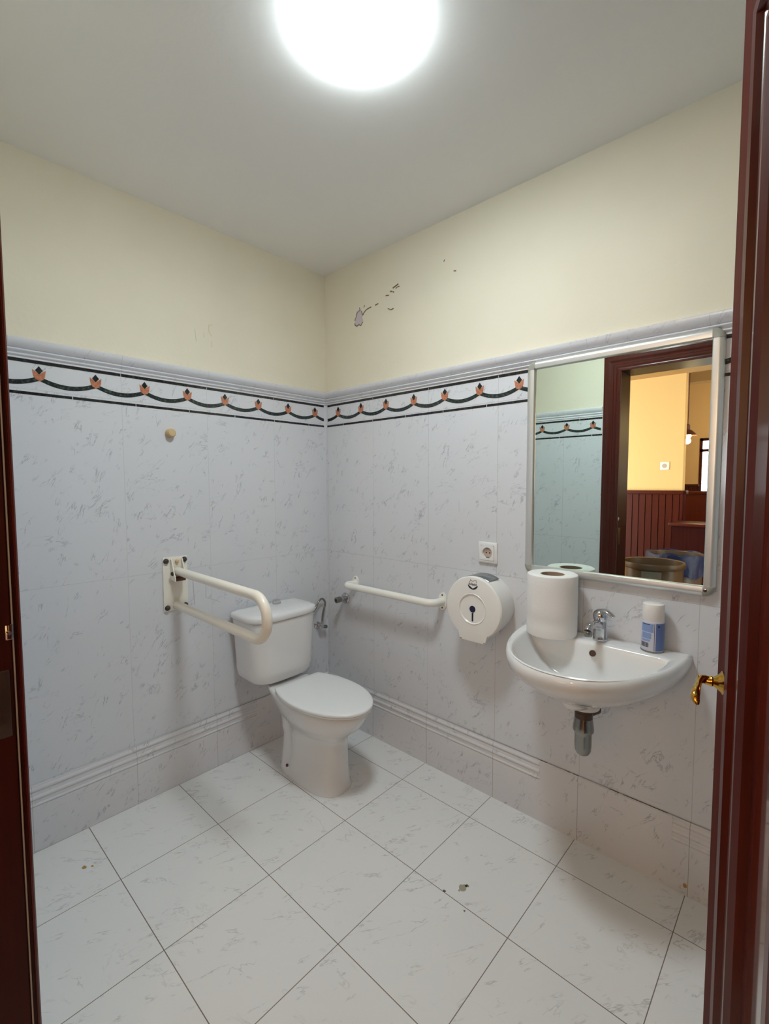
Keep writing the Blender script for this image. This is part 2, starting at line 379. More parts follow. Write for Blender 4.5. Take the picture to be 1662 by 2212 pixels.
# peeling paint on the right wall
def flatpoly(bm, poly, n0, n1, mi=0): prism(bm, poly, n0, n1, lambda a, b, n: (a, -n, b), mi)
bm = NB()
flatpoly(bm, [(0.791, 6.307), (0.825, 6.263), (0.85, 6.198), (0.833, 6.167), (0.858, 6.113), (0.832, 6.072), (0.80, 6.09), (0.771, 6.068), (0.74, 6.095), (0.701, 6.082), (0.684, 6.142), (0.711, 6.178), (0.702, 6.233), (0.72, 6.277)], 0, 0.003)
def crack(bm, pts, w, mi=1):
    for (a, b), (c, d) in zip(pts[:-1], pts[1:]):
        v = Vector((c-a, d-b)); nrm = Vector((-v.y, v.x)).normalized()*w*random.uniform(.6, 1.2)
        flatpoly(bm, [(a-nrm.x, b-nrm.y), (c-nrm.x, d-nrm.y), (c+nrm.x, d+nrm.y), (a+nrm.x, b+nrm.y)], 0, 0.006, mi)
for pts, w in (([(0.782, 6.321), (0.799, 6.281), (0.738, 6.26), (0.711, 6.195), (0.699, 6.19), (0.684, 6.154)], .006), ([(0.684, 6.12), (0.69, 6.09), (0.727, 6.07), (0.771, 6.085), (0.81, 6.06), (0.85, 6.10)], .006),
               ([(0.825, 6.263), (0.846, 6.2), (0.87, 6.21)], .005), ([(0.859, 6.213), (0.90, 6.245), (0.944, 6.262), (1.019, 6.272)], .008), ([(1.101, 6.275), (1.158, 6.283)], .006),
               ([(1.301, 6.352), (1.356, 6.342)], .005), ([(1.432, 6.417), (1.485, 6.430), (1.53, 6.443)], .008), ([(1.485, 6.397), (1.522, 6.411), (1.552, 6.408)], .006),
               ([(1.385, 6.386), (1.415, 6.378)], .009), ([(1.43, 6.37), (1.452, 6.358)], .007), ([(1.34, 6.17), (1.401, 6.137), (1.442, 6.146)], .005), ([(0.873, 6.298), (0.889, 6.33)], .004),
               ([(2.423, 6.344), (2.456, 6.336)], .005), ([(2.274, 6.499), (2.289, 6.52)], .004)):
    crack(bm, pts, w)
o = struct('peeled_patch', bm, [m_plaster, m_crack], parent=wr, flat=True)
o['label'] = 'peeled plaster patch and flaking cracks in the cream paint'
# faint scratches left wall, pencil marks beside the rail
bm = NB()
def crack_l(pts, w):
    for (a, b), (c, d) in zip(pts[:-1], pts[1:]):
        v = Vector((c-a, d-b)); nn = Vector((-v.y, v.x)).normalized()*w
        prism(bm, [(a-nn.x, b-nn.y), (c-nn.x, d-nn.y), (c+nn.x, d+nn.y), (a+nn.x, b+nn.y)], 0, 0.002, lambda p, q, n: (n, p, q))
crack_l([(-2.043, 2.502), (-2.048, 2.309), (-1.95, 2.262), (-1.858, 2.212)], 0.0028)
crack_l([(-2.215, 2.62), (-2.20, 2.24)], 0.004)
o = struct('pencil_mark', bm, m_pencil, parent=wl, flat=True)
bm = NB(); crack_l([(-1.87, 5.80), (-1.915, 5.79), (-1.915, 5.71), (-1.88, 5.66)], 0.004); crack_l([(-2.10, 5.70), (-2.085, 5.55)], .003); crack_l([(-1.985, 5.68), (-1.98, 5.62)], .003); crack_l([(-1.88, 5.6), (-1.88, 5.52)], .003)
struct('scratch_mark', bm, mat('faint_scratch', (204, 196, 158), 0.8), parent=wl, flat=True)
# floor stains
bm = NB()
def blob(cx, cy, r, mi, irr=.35, z=0.0015):
    n = 14; ph = random.random()*6
    prism(bm, [(cx+r*(1+irr*sin(3*t+ph)*random.random())*cos(t), cy+r*(1+irr*cos(2*t+ph)*random.random())*sin(t)) for t in [2*pi*i/n for i in range(n)]], 0, z, lambda a, b, n_: (a, b, n_), mi)
blob(3.478, -1.328, .035, 0)
for k in range(9): blob(3.478+random.uniform(-.05, .05), -1.328+random.uniform(-.05, .05), random.uniform(.006, .014), 0, z=.002)
blob(3.371, -1.473, .014, 1); blob(3.621, -1.517, .008, 1); blob(0.60, -3.66, .022, 2); blob(0.64, -3.60, .012, 2); blob(.5, -1.62, .006, 1)
struct('floor_stain', bm, [m_stain, m_speck, m_yspeck], parent=fl, flat=True)
bm = NB(); n_ = 12
prism(bm, [(5.018+.016*cos(2*pi*i/n_), .095+.022*sin(2*pi*i/n_)) for i in range(n_)], 0.02, .0225, lambda a, b, n: (a, -n, b)); struct('brown_spot', bm, m_yspeck, parent=wr, flat=True)

# ------------------------------------------------------------------ door frame and leaf
bm = NB()
XL, XRJ, ZT = 3.07, 6.25, 5.80
YH = -5.03
box(bm, DX0, XL, YH, -4.478, 0, DZ); box(bm, XRJ, DX1, YH, YD, 0, DZ); box(bm, DX0, DX1, YH, YD, ZT, DZ)
box(bm, DX0, XL-0.012, -4.478, YD, 0, ZT)
fr = struct('door_1', bm, m_woodd, flat=True)
bm = NB(); box(bm, XL-0.013, XL-0.001, -4.472, -4.466, 0, ZT); struct('draught_seal', bm, m_seal, parent=fr, flat=True)
def casing(name, y, sgn):
    prof = [(0, 0), (0.0, .008), (.006, .014), (.03, .018), (.05, .010), (.065, .012), (.085, .026), (.11, .030), (.125, .018), (.15, .022), (.18, .034), (.20, .044), (.235, .048), (.25, .036), (.285, .032), (.29, 0)]
    bm = NB(); x0, x1, zt = XL, XRJ, ZT
    rings = []
    for cx, cz, sx_, sz_ in ((x0, 0, -1, 0), (x0, zt, -1, 1), (x1, zt, 1, 1), (x1, 0, 1, 0)):
        rings.append([(cx+sx_*d, y+sgn*h, cz+sz_*d) for d, h in prof])
    loft(bm, rings)
    return struct(name, bm, m_wood, parent=fr, angle=30)
casing('casing', YD, 1); casing('casing', -4.95, -1)
bm = NB(); box(bm, XL, XL+.012, -4.62, -4.49, 2.62, 2.93, .004); o = struct('strike_plate', bm, m_brownmet, parent=fr); o['label'] = 'brass strike plate'
bm = NB(); box(bm, XL, XL+.02, -4.50, -4.470, 3.07, 3.14, .005); tube(bm, [(XL+.01, -4.49, 3.11), (XL+.04, -4.485, 3.105)], .008, 8); struct('roller_catch', bm, m_chrome, parent=fr)

# leaf: local s (from free edge to hinge), t (out of the face towards the opening), z
EX, EY = 5.466, -2.35; DRX, DRY = .274, -.962; NX, NY = -.962, -.274
LW, LT, LZ0, LZ1 = 2.70, 0.10, .03, 5.775
def lf(s, t, z): return (EX+DRX*s+NX*t, EY+DRY*s+NY*t, z)
leaf = thing('door_leaf', 'glossy mahogany panelled door leaf standing open at the right edge', 'door', (6.2, -4.95, 0.03))
bm = NB()
cols = [(0, .32), (1.13, 1.57), (2.38, 2.70)]; rows = [(LZ0, .45), (2.35, 2.75), (5.35, LZ1)]
def lbox(bm, s0, s1, t0, t1, z0, z1, mi=0):
    p = [(s0, t0), (s1, t0), (s1, t1), (s0, t1)]
    loft(bm, [[lf(s, t, z0) for s, t in p], [lf(s, t, z1) for s, t in p]], mi=mi)
for s0, s1 in cols: lbox(bm, s0, s1, -LT, 0, LZ0, LZ1)
for z0, z1 in ((LZ0, .35), (5.45, LZ1)):
    for s0, s1 in ((.32, 1.13), (1.57, 2.38)): lbox(bm, s0, s1, -LT, 0, z0, z1)
obj('stile_frame', bm, m_stile, leaf, flat=True)
mprof = [(0, 0), (.006, .028), (.03, .036), (.05, .030), (.06, .008), (.09, -.004), (.13, .004), (.155, .022), (.185, .024), (.205, .006), (.215, -.022), (.257, -.024)]
for (s0, s1) in ((.32, 1.13), (1.57, 2.38)):
    z0, z1 = .35, 5.45
    bm = NB()
    for sg, base in ((1, 0), (-1, -LT)):
        rings = []
        for d, h in mprof: rings.append([lf(s0+d, base+sg*h, z0+d), lf(s1-d, base+sg*h, z0+d), lf(s1-d, base+sg*h, z1-d), lf(s0+d, base+sg*h, z1-d)])
        loft(bm, rings, cap0=False, cap1=False)
    obj('panel_moulding', bm, m_wood, leaf, angle=25)
    bm = NB(); lbox(bm, s0+.25, s1-.25, -.075, -.024, z0+.25, z1-.25); obj('door_panel', bm, m_panel, leaf, flat=True)
hz = 2.945
bm = NB(); lathe(bm, [(.0, 0), (.046, 0), (.048, .010), (.038, .016), (.028, .028), (.018, .042), (.022, .048), (.019, .056), (.016, .07), (0, .071)], lf(.165, 0, hz), (NX, NY, 0), 28)
hd = obj('door_handle', bm, m_brass, leaf)
bm = NB(); pts = [lf(.165, .05, hz), lf(.165, .072, hz+.004), lf(.18, .088, hz+.008), (lf(.22, .100, hz+.006)), lf(.26, .108, hz+.002), lf(.30, .118, hz-.002), lf(.33, .124, hz-.010), lf(.345, .122, hz-.024), lf(.35, .118, hz-.036)]
tube(bm, pts, [.016, .017, .016, .012, .013, .016, .016, .013, .007], 14, sy=1.1); obj('lever', bm, m_brass, hd, angle=60)

# ------------------------------------------------------------------ ceiling lamp
lc = (3.27, -2.435)
lamp = thing('ceiling_lamp', 'round glowing white ceiling lamp', 'lamp', (lc[0], lc[1], H))
bm = NB(); lathe(bm, [(.37, 0), (.375, -.005), (.375, -.015), (.36, -.02)], (*lc, H), (0, 0, 1), 64); obj('lamp_base', bm, m_plast, lamp)
bm = NB(); prof = [(.415*cos(a), -.018-.075*sin(a)) for a in [pi/2*i/12 for i in range(13)]]; prof[-1] = (0.001, prof[-1][1]); lathe(bm, prof, (*lc, H), (0, 0, 1), 64); obj('lamp_shade', bm, m_lamp, lamp)

# ------------------------------------------------------------------ toilet
CY = -1.20
to = thing('toilet', 'white porcelain close-coupled toilet with lid closed against left wall', 'toilet', (0.9, CY, 0))
bm = NB()
secs = [(.0, .54, 1.665, 1.15, .292, 2.6, 3), (.035, .54, 1.665, 1.15, .292, 2.6, 3), (.07, .565, 1.65, 1.13, .282, 2.5, 3), (.30, .60, 1.63, 1.10, .274, 2.5, 3), (.50, .62, 1.62, 1.1, .272, 2.5, 3),
        (.60, .60, 1.63, 1.12, .278, 2.4, 3), (.68, .57, 1.67, 1.18, .285, 2.1, 2.6), (.76, .52, 1.76, 1.25, .33, 2, 2.2), (.84, .44, 1.86, 1.3, .375, 2, 2), (.92, .34, 1.93, 1.32, .412, 2, 1.8),
        (1.00, .22, 1.985, 1.33, .438, 2, 1.65), (1.05, .14, 2.01, 1.33, .450, 2, 1.6), (1.085, .10, 2.02, 1.33, .452, 2, 1.6), (1.10, .11, 2.01, 1.33, .445, 2, 1.6), (1.108, .14, 1.98, 1.33, .42, 2, 1.6)]
loft(bm, [section(z, xb, xf, xc, hw, CY+(.028 if z < .55 else .028*max(0, (.95-z)/.4)), nf, nb, 64) for z, xb, xf, xc, hw, nf, nb in secs])
# recess on the two sides of the foot (where the screws sit)
for v in bm.verts:
    if .10 < v.co.z < .92:
        g = math.exp(-((v.co.x-.86)/.10)**2)*min(1, (v.co.z-.10)/.06)*max(0, min(1, (.92-v.co.z)/.25))
        sd = 1 if v.co.y > CY else -1
        if abs(v.co.y-CY) > .1: v.co.y -= sd*.055*g
pan = obj('toilet_pan', bm, m_porc, to, angle=60)
bm = NB()
bm.free()
for sd in (-1, 1):
    bm = NB(); lathe(bm, [(.018, 0), (.018, .012), (.006, .02)], (.86, CY+sd*.232, .13), (0, sd, .3), 12)
    obj('floor_screw', bm, m_rust, to)
# cistern
CC = -1.225
def csec(z, x0, x1, hw, n=3.3, k=64, nb=9): return section(z, x0, x1, (x0+x1)/2, hw, CC, n, nb, k)
bm = NB()
loft(bm, [csec(1.135, .14, .56, .31), csec(1.14, .11, .60, .38), csec(1.165, .08, .64, .435), csec(1.21, .06, .66, .465), csec(1.30, .05, .672, .480), csec(1.50, .045, .68, .488), csec(1.80, .045, .69, .508), csec(1.98, .045, .69, .520)])
ci = obj('cistern', bm, m_porc, to, angle=60)
bm = NB()
loft(bm, [csec(1.985, .05, .69, .518), csec(1.99, .035, .705, .538), csec(2.01, .03, .712, .547), csec(2.045, .03, .712, .547), csec(2.068, .045, .70, .53), csec(2.085, .09, .64, .47), csec(2.095, .18, .5, .32)])
li = obj('cistern_lid', bm, m_porc, to, angle=70)
bm = NB(); bp = (.25, -1.14, 2.088)
lathe(bm, [(.062, 0), (.062, .025), (.056, .03), (.056, .055), (.050, .062), (0, .062)], bp, (0, 0, 1), 32); fb = obj('flush_button', bm, m_chrome, li)
# seat and lid
def lidring(z, d, x0=.775):
    out = []; a_f, a_b, xc, hw = .748-d, .80, 1.32, .470-d
    for i in range(41):
        t = -pi/2+pi*i/40; out.append((xc+a_f*cos(t), CY+hw*sin(t), z))
    xs = [xc-(xc-x0-d)*j/14 for j in range(1, 15)]
    for x in xs: out.append((x, CY+hw*sqrt(1-((xc-x)/a_b)**2), z))
    hb = hw*sqrt(1-((xc-xs[-1])/a_b)**2)
    for j in range(1, 10): out.append((x0+d, CY+hb*(1-2*j/10), z))
    for x in reversed(xs): out.append((x, CY-hw*sqrt(1-((xc-x)/a_b)**2), z))
    return out
bm = NB(); loft(bm, [lidring(1.112, .018), lidring(1.117, .010), lidring(1.135, .010), lidring(1.138, .02)]); obj('seat_ring', bm, m_seat, to, angle=50)
bm = NB(); loft(bm, [lidring(1.141, .012), lidring(1.144, .002), lidring(1.162, .0), lidring(1.171, .006), lidring(1.176, .02), lidring(1.179, .08), lidring(1.183, .2)]); obj('seat_lid', bm, m_seat, to, angle=50)
bm = NB()
bm.free()
for sd in (-1, 1):
    bm = NB(); box(bm, .745, .80, CY+sd*.23-.05, CY+sd*.23+.05, 1.105, 1.155, .012); obj('seat_hinge', bm, m_plast, to)

# ------------------------------------------------------------------ water valve + hose next to the cistern
av = thing('angle_valve', 'small chrome angle valve with looped hose beside the toilet cistern', 'valve', (0, -.215, 1.50))
vc = (0.0, -.225, 1.525)
bm = NB(); lathe(bm, [(.062, 0), (.062, .006), (.05, .018), (.02, .024)], vc, (1, 0, 0), 28); obj('wall_rosette', bm, m_chrome, av)
bm = NB(); lathe(bm, [(.024, .0), (.026, .05), (.032, .06), (.032, .12), (.02, .13), (.0, .13)], vc, (1, 0, 0), 16)
tube(bm, [(.09, -.225, 1.53), (.09, -.19, 1.60)], .018, 12)
tube(bm, [(.09, -.225, 1.525), (.09, -.14, 1.50)], .018, 12); obj('valve_body', bm, m_chrome, av)
bm = NB(); lathe(bm, [(.022, 0), (.030, .006), (.030, .05), (.022, .056), (0, .056)], (.09, -.155, 1.504), (0, 1, -.25), 10); obj('valve_knob', bm, m_chrome_d, av)
bm = NB()
hp = [(.09, -.19, 1.60), (.09, -.185, 1.66), (.085, -.165, 1.74), (.08, -.12, 1.85), (.08, -.125, 1.90), (.08, -.16, 1.945), (.08, -.205, 1.955), (.085, -.26, 1.92), (.09, -.31, 1.85), (.10, -.36, 1.80), (.12, -.44, 1.76)]
def smoothpath(p, n=5):
    p = [Vector(q) for q in p]; out = []
    for i in range(len(p)-1):
        a = p[max(i-1, 0)]; b = p[i]; c = p[i+1]; d = p[min(i+2, len(p)-1)]
        for k in range(n):
            t = k/n; out.append(0.5*((2*b)+(c-a)*t+(2*a-5*b+4*c-d)*t*t+(3*b-a-3*c+d)*t**3))
    out.append(p[-1]); return out
sp = smoothpath(hp, 10); tube(bm, sp, [.0145+.0014*(i % 2) for i in range(len(sp))], 12); obj('supply_hose', bm, m_chrome_d, av, angle=80)

sv = thing('stop_valve', 'chrome capped stop valve on right wall left of the straight grab bar', 'valve', (.44, 0, 1.99))
bm = NB(); lathe(bm, [(.088, 0), (.088, .008), (.075, .028), (.035, .04)], (.44, 0, 1.995), (0, -1, 0), 32); obj('wall_rosette', bm, m_chrome, sv)
bm = NB(); lathe(bm, [(.03, .03), (.036, .05), (.036, .075), (.044, .08), (.044, .115), (.036, .12)], (.44, 0, 1.995), (0, -1, 0), 6); obj('valve_nut', bm, m_chrome, sv, angle=20)
bm = NB(); lathe(bm, [(.034, .12), (.046, .125), (.046, .20), (.036, .205), (.022, .205), (.022, .18), (0, .18)], (.44, 0, 1.995), (0, -1, 0), 16); obj('valve_cap', bm, m_chrome_d, sv)

# ------------------------------------------------------------------ straight grab bar on right wall
gb = thing('grab_bar', 'short straight white grab bar on right wall beside the paper dispenser', 'grab bar', (1.47, 0, 2.26))
bm = NB(); tube(bm, fillet([(.672, -.012, 2.262), (.672, -.235, 2.272), (2.288, -.235, 2.272), (2.288, -.012, 2.262)], .10, 10), .050, 20); obj('rail', bm, m_whitep, gb)
for x in (.672, 2.288):
    bm = NB(); pl = [(x+.062*cos(t), 2.262+.115*sgnpow(sin(t), .9)) for t in [2*pi*i/32 for i in range(32)]]
    prism(bm, pl, 0, .018, lambda a, b, n: (a, -n, b)); fo = obj('mounting_flange', bm, m_whitep, gb)
    for dz in (-.082, .082):
        bm = NB(); lathe(bm, [(.010, .017), (.010, .022), (0, .024)], (x, 0, 2.262+dz), (0, -1, 0), 12); obj('screw', bm, m_dark, fo)

# ------------------------------------------------------------------ folding support rail on the left wall
sr = thing('folding_grab_rail', 'U-shaped folding white support rail projecting from the left wall', 'grab rail', (0, -2.43, 2.22))
yr = -2.43
bm = NB(); box(bm, 0, .018, -2.585, -2.285, 2.225, 2.888, .006); obj('wall_plate', bm, m_bracket, sr)
for (y, z) in ((-2.548, 2.842), (-2.325, 2.842), (-2.545, 2.268), (-2.325, 2.268)):
    bm = NB(); lathe(bm, [(.032, 0), (.032, .012), (.026, .026), (.012, .034), (0, .034)], (.018, y, z), (1, 0, 0), 18); obj('bolt', bm, m_bolt, sr)
bm = NB()
P = [(.018, 2.855), (.05, 2.86), (.15, 2.63), (.15, 2.60), (.018, 2.62)]
for y in (-2.492, -2.362): prism(bm, P, y-.006, y+.006, lambda a, b, n: (a, n, b))
box(bm, .018, .026, -2.492, -2.362, 2.60, 2.86)
obj('hinge_bracket', bm, m_bracket, sr, flat=True)
bm = NB(); box(bm, .03, .15, -2.485, -2.37, 2.605, 2.64); obj('hinge_block', bm, m_rust, sr)
bm = NB(); lathe(bm, [(.026, 0), (.026, .01), (.014, .02), (0, .02)], (.088, -2.499, 2.69), (0, -1, 0), 6); obj('pivot_nut', bm, m_dark, sr, angle=20)
bm = NB(); lathe(bm, [(.024, 0), (.022, .02), (.012, .03), (0, .03)], (.026, yr+.01, 2.83), (1, 0, 0), 16); obj('rubber_stop', bm, m_knob, sr)
bm = NB()
tube(bm, fillet([(.07, yr, 2.712), (2.0, yr, 2.695), (2.0, yr, 2.263), (.022, yr, 2.285)], .205, 14), .050, 24)
obj('rail', bm, m_yellow, sr)

kn = thing('rubber_stopper', 'small round tan stopper stuck high on left wall', 'stopper', (0, -2.45, 4.385))
bm = NB(); lathe(bm, [(.052, 0), (.054, .03), (.050, .07), (.038, .085), (0, .088)], (0, -2.45, 4.385), (1, 0, 0), 24); obj('stopper_body', bm, m_knob, kn)

# ------------------------------------------------------------------ socket
sk = thing('wall_socket', 'square white electrical socket on right wall below border of mirror', 'socket', (2.945, 0, 2.955))
sk['label'] = 'square white electrical socket above the round paper dispenser'
x0, x1, z0, z1 = 2.818, 3.064, 2.832, 3.078
sq = lambda d, y: [(x0+d, -y, z0+d), (x1-d, -y, z0+d), (x1-d, -y, z1-d), (x0+d, -y, z1-d)]
bm = NB(); loft(bm, [sq(0, 0), sq(.002, .022), sq(.008, .027), sq(.034, .029), sq(.036, .006)], cap1=False); obj('cover_frame', bm, m_plast, sk)
bm = NB(); cx, cz = 2.941, 2.955
n = 32; out = [(cx+.088*c, cz+.088*s) for c, s in [(max(-1, min(1, 1.35*cos(2*pi*i/n))), max(-1, min(1, 1.35*sin(2*pi*i/n)))) for i in range(n)]]
circ = lambda r: [(cx+r*cos(2*pi*i/n), cz+r*sin(2*pi*i/n)) for i in range(n)]
rings = [[(a, -y, b) for a, b in P_] for y, P_ in ((.008, out), (.033, out), (.034, circ(.066)), (.034, circ(.064)), (.010, circ(.060)))]
loft(bm, rings, cap0=False, cap1=True); obj('socket_insert', bm, [m_plast], sk)
bm = NB(); lathe(bm, [(.059, .0105), (.059, .013), (0, .013)], (cx, 0, cz), (0, -1, 0), 32); obj('socket_well', bm, m_beige, sk)
for dx in (-.022, .022):
    bm = NB(); lathe(bm, [(.009, .013), (.009, .0145), (0, .0145)], (cx+dx, 0, cz), (0, -1, 0), 12); obj('pin_hole', bm, m_dark, sk)
for q in (-1, 1):
    bm = NB(); box(bm, cx-.02, cx+.02, -.022, -.011, cz+q*.055-.005, cz+q*.055+.005); obj('earth_clip', bm, m_chrome_d, sk)

# ------------------------------------------------------------------ toilet paper dispenser
dp = thing('paper_dispenser', 'big round white jumbo-roll toilet paper dispenser on right wall', 'dispenser', (2.955, 0, 2.37))
dx, dz_ = 2.955, 2.365
def douter(R, chute=True, k=72, zc=1.975, w=.172):
    out = []
    for i in range(k):
        t = pi/2 + 2*pi*i/k
        a, b = R*cos(t), R*sin(t)
        if chute and b < 0 and abs(a) < w:
            a0 = a; b = -(dz_-zc)*(R/.355)
        elif chute and b < -R*.6 and abs(a) < w*1.25:
            f = (w*1.25-abs(a))/(w*.25); b = b*(1-f*f*.35)+(-(dz_-zc))*(R/.355)*(f*f*.35)
        out.append((dx+a, dz_+b))
    return out
bm = NB()
rr = [(0, .325, False), (.12, .345, False), (.30, .352, False), (.305, .346, False)]
rings = [[(a, -y, b) for a, b in douter(R, c)] for y, R, c in rr]
loft(bm, rings); 
box(bm, dx-.15, dx+.15, -.30, -.02, 2.02, 2.12)
body = obj('dispenser_body', bm, m_disp, dp, angle=40)
bm = NB()
rr = [(.305, .352), (.31, .358), (.345, .360), (.362, .350), (.366, .335)]
rings = [[(a, -y, b) for a, b in douter(R)] for y, R in rr]
loft(bm, rings, cap1=False, cap0=True)
# front face with raised ring
k = 72
last = rings[-1]
fr_ = [[(dx+r*cos(pi/2+2*pi*i/k), -y, dz_-.01+r*sin(pi/2+2*pi*i/k)) for i in range(k)] for r, y in ((.178, .368), (.172, .374), (.166, .366), (.160, .360), (.05, .360))]
loft(bm, [last]+fr_, cap0=False, cap1=True)
cov = obj('front_cover', bm, m_disp, dp, angle=30)
bm = NB(); lathe(bm, [(.038, .359), (.038, .364), (0, .364)], (dx-.002, 0, 2.352), (0, -1, 0), 28)
obj('keyhole_disc', bm, m_navy, dp)
bm = NB(); box(bm, dx-.012, dx+.010, -.364, -.359, 2.212, 2.308, .003); obj('level_slot', bm, m_navy, dp)
bm = NB()
for (R, y0, y1) in ((.357, .06, .315),):
    a0, a1 = radians(62), radians(118); seg = 14
    rings = []
    for i in range(seg+1):
        t = a0+(a1-a0)*i/seg
        rings.append([(dx+r*cos(t), -y, dz_+r*sin(t)) for r, y in ((.350, y0), (R+.004, y0+.02), (R+.004, y1-.01), (.350, y1))])
    loft(bm, rings)
obj('level_window', bm, m_smoke, dp)
# printed mark on the cover: crest with lettering
def plate(bm, poly, y=.3662, t=.0025, mi=0): prism(bm, poly, y, y+t, lambda a, b, n: (a, -n, b), mi)
bm = NB(); lx, lz = dx+.003, 2.642
arc = [(lx+.064*cos(t), lz-.012+.052*sin(t)) for t in [pi+pi*i/20 for i in range(21)]]
inner = [(lx+.064, lz-.012), (lx+.03, lz-.03), (lx, lz-.055), (lx-.03, lz-.03)]
L_ = [p for p in arc if p[0] <= lx+1e-6]; R_ = [p for p in arc if p[0] >= lx-1e-6]
plate(bm, L_+[(lx, lz-.052), (lx-.03, lz-.034)]); plate(bm, R_+[(lx+.03, lz-.034), (lx, lz-.052)])
def line2(bm, pts, w):
    for (a, b), (c, d) in zip(pts[:-1], pts[1:]):
        v = Vector((c-a, d-b)); nn = Vector((-v.y, v.x)).normalized()*w
        plate(bm, [(a-nn.x, b-nn.y), (c-nn.x, d-nn.y), (c+nn.x, d+nn.y), (a+nn.x, b+nn.y)])
line2(bm, [(lx-.042, lz+.012), (lx-.030, lz+.048), (lx-.012, lz+.034), (lx, lz+.03), (lx+.02, lz+.042), (lx+.042, lz+.046), (lx+.046, lz+.014)], .0018)
obj('crest_print', bm, m_navy, cov, flat=True)
def text_mesh(name, s, size, mtx, mt, parent):
    c = bpy.data.curves.new(name, 'FONT'); c.body = s; c.size = size; c.align_x = 'CENTER'; c.align_y = 'CENTER'; c.extrude = 0.0003
    o = bpy.data.objects.new('tmp_text', c); col.objects.link(o); bpy.context.view_layer.update()
    dg = bpy.context.evaluated_depsgraph_get(); me = bpy.data.meshes.new_from_object(o.evaluated_get(dg)); bpy.data.objects.remove(o)
    me.transform(mtx)
    base = ORG[parent]; me.transform(Matrix.Translation(-base)); me.materials.clear(); me.materials.append(mt); me.name = name
    q = bpy.data.objects.new(name, me); col.objects.link(q); q.parent = parent; ORG[q] = base; return q
mt = Matrix.Translation(Vector((lx, -.369, lz-.002))*S) @ Matrix.Rotation(radians(90), 4, 'X')
text_mesh('lettering', 'tulip\u00e1n', .0145, mt, m_navy, cov)

# ------------------------------------------------------------------ washbasin
wb = thing('washbasin', 'white wall-hung oval-front porcelain washbasin under the mirror', 'washbasin', (4.24, 0, 1.78))
bx = 4.24
def dshape(z, hw, dep, y0, e=.92, k=44, kb=14, x=bx):
    out = []
    for i in range(k+1):
        t = pi - pi*i/k
        out.append((x+hw*sgnpow(cos(t), e), y0-dep*abs(sin(t))**e, z))
    for i in range(1, kb): out.append((x+hw*(1-2*i/kb), y0, z))
    return out
bm = NB()
rings = [dshape(1.86, .10, .20, -.45), dshape(1.87, .22, .40, -.40), dshape(1.91, .36, .60, -.36), dshape(1.99, .47, .76, -.33), dshape(2.08, .545, .86, -.31), dshape(2.17, .60, .92, -.30), dshape(2.215, .625, .95, -.295),
         dshape(2.238, .64, .97, -.285), dshape(2.247, .655, .99, -.275), dshape(2.250, .69, 1.06, -.22), dshape(2.255, .72, 1.16, -.10), dshape(2.252, .742, 1.235, -.03), dshape(2.240, .757, 1.272, -.008), dshape(2.215, .767, 1.295, -.002), dshape(2.17, .768, 1.30, 0),
         dshape(2.12, .755, 1.28, 0), dshape(2.05, .71, 1.215, 0), dshape(1.98, .64, 1.11, 0), dshape(1.91, .54, .98, 0), dshape(1.85, .42, .84, -.02), dshape(1.81, .30, .74, -.08), dshape(1.785, .18, .62, -.2), dshape(1.775, .12, .50, -.28)]
loft(bm, rings)
basin = obj('basin_bowl', bm, m_porc, wb, angle=60)
bm = NB(); lathe(bm, [(.075, 0), (.135, .0), (.138, .012), (.13, .03), (.10, .06), (.06, .10)], (4.27, -.56, 1.735), (0, 0, 1), 36); obj('drain_boss', bm, m_porc, wb)
bm = NB(); lathe(bm, [(.06, 0), (.06, .006), (.045, .008), (.02, .004), (0, .004)], (4.25, -.60, 1.868), (0, 0, 1), 28); obj('drain_ring', bm, m_chrome, wb)
bm = NB(); lathe(bm, [(.030, 0), (.030, .008), (.022, .008), (.020, .003), (0, .003)], (4.255, -.317, 2.155), (0, -1, .35), 20); o = obj('overflow_hole', bm, [m_brownmet], wb); o['label'] = 'small round overflow hole'

# mixer tap
tp = thing('mixer_tap', 'chrome single-lever mixer tap on the washbasin rim', 'tap', (4.27, -.175, 2.252))
bm = NB(); cx_, cy_ = 4.27, -.165
lathe(bm, [(.066, 0), (.068, .006), (.064, .02), (.060, .10), (.060, .17), (.054, .20), (0, .205)], (cx_, cy_, 2.252), (0, 0, 1), 32)
tb = obj('tap_body', bm, m_chrome, tp)
bm = NB(); pts = smoothpath([(cx_, cy_, 2.37), (cx_-.005, cy_-.08, 2.415), (cx_-.01, cy_-.17, 2.435), (cx_-.015, cy_-.25, 2.43), (cx_-.016, cy_-.29, 2.40)], 6)
tube(bm, pts, [.046-.012*min(1, i/14) for i in range(len(pts))], 18); obj('spout', bm, m_chrome, tb, angle=70)
bm = NB(); lathe(bm, [(.036, -.05), (.037, -.01), (.034, 0), (0, 0)], (cx_-.016, cy_-.285, 2.405), (0, 0, 1), 20); obj('aerator', bm, m_chrome_d, tb)
bm = NB()
prof = [(.052, 0), (.062, .02), (.066, .055), (.056, .09), (.034, .112), (.001, .118)]
lathe(bm, prof, (cx_, cy_, 2.44), (0, -.12, 1), 28)
pts = smoothpath([(cx_-.01, cy_, 2.535), (cx_+.03, cy_-.012, 2.548), (cx_+.07, cy_-.028, 2.545), (cx_+.11, cy_-.042, 2.528), (cx_+.135, cy_-.05, 2.512)], 5)
tube(bm, pts, [.044-.020*(i/(len(pts)-1)) for i in range(len(pts))], 16, sy=.5)
obj('lever', bm, m_chrome, tp, angle=60)

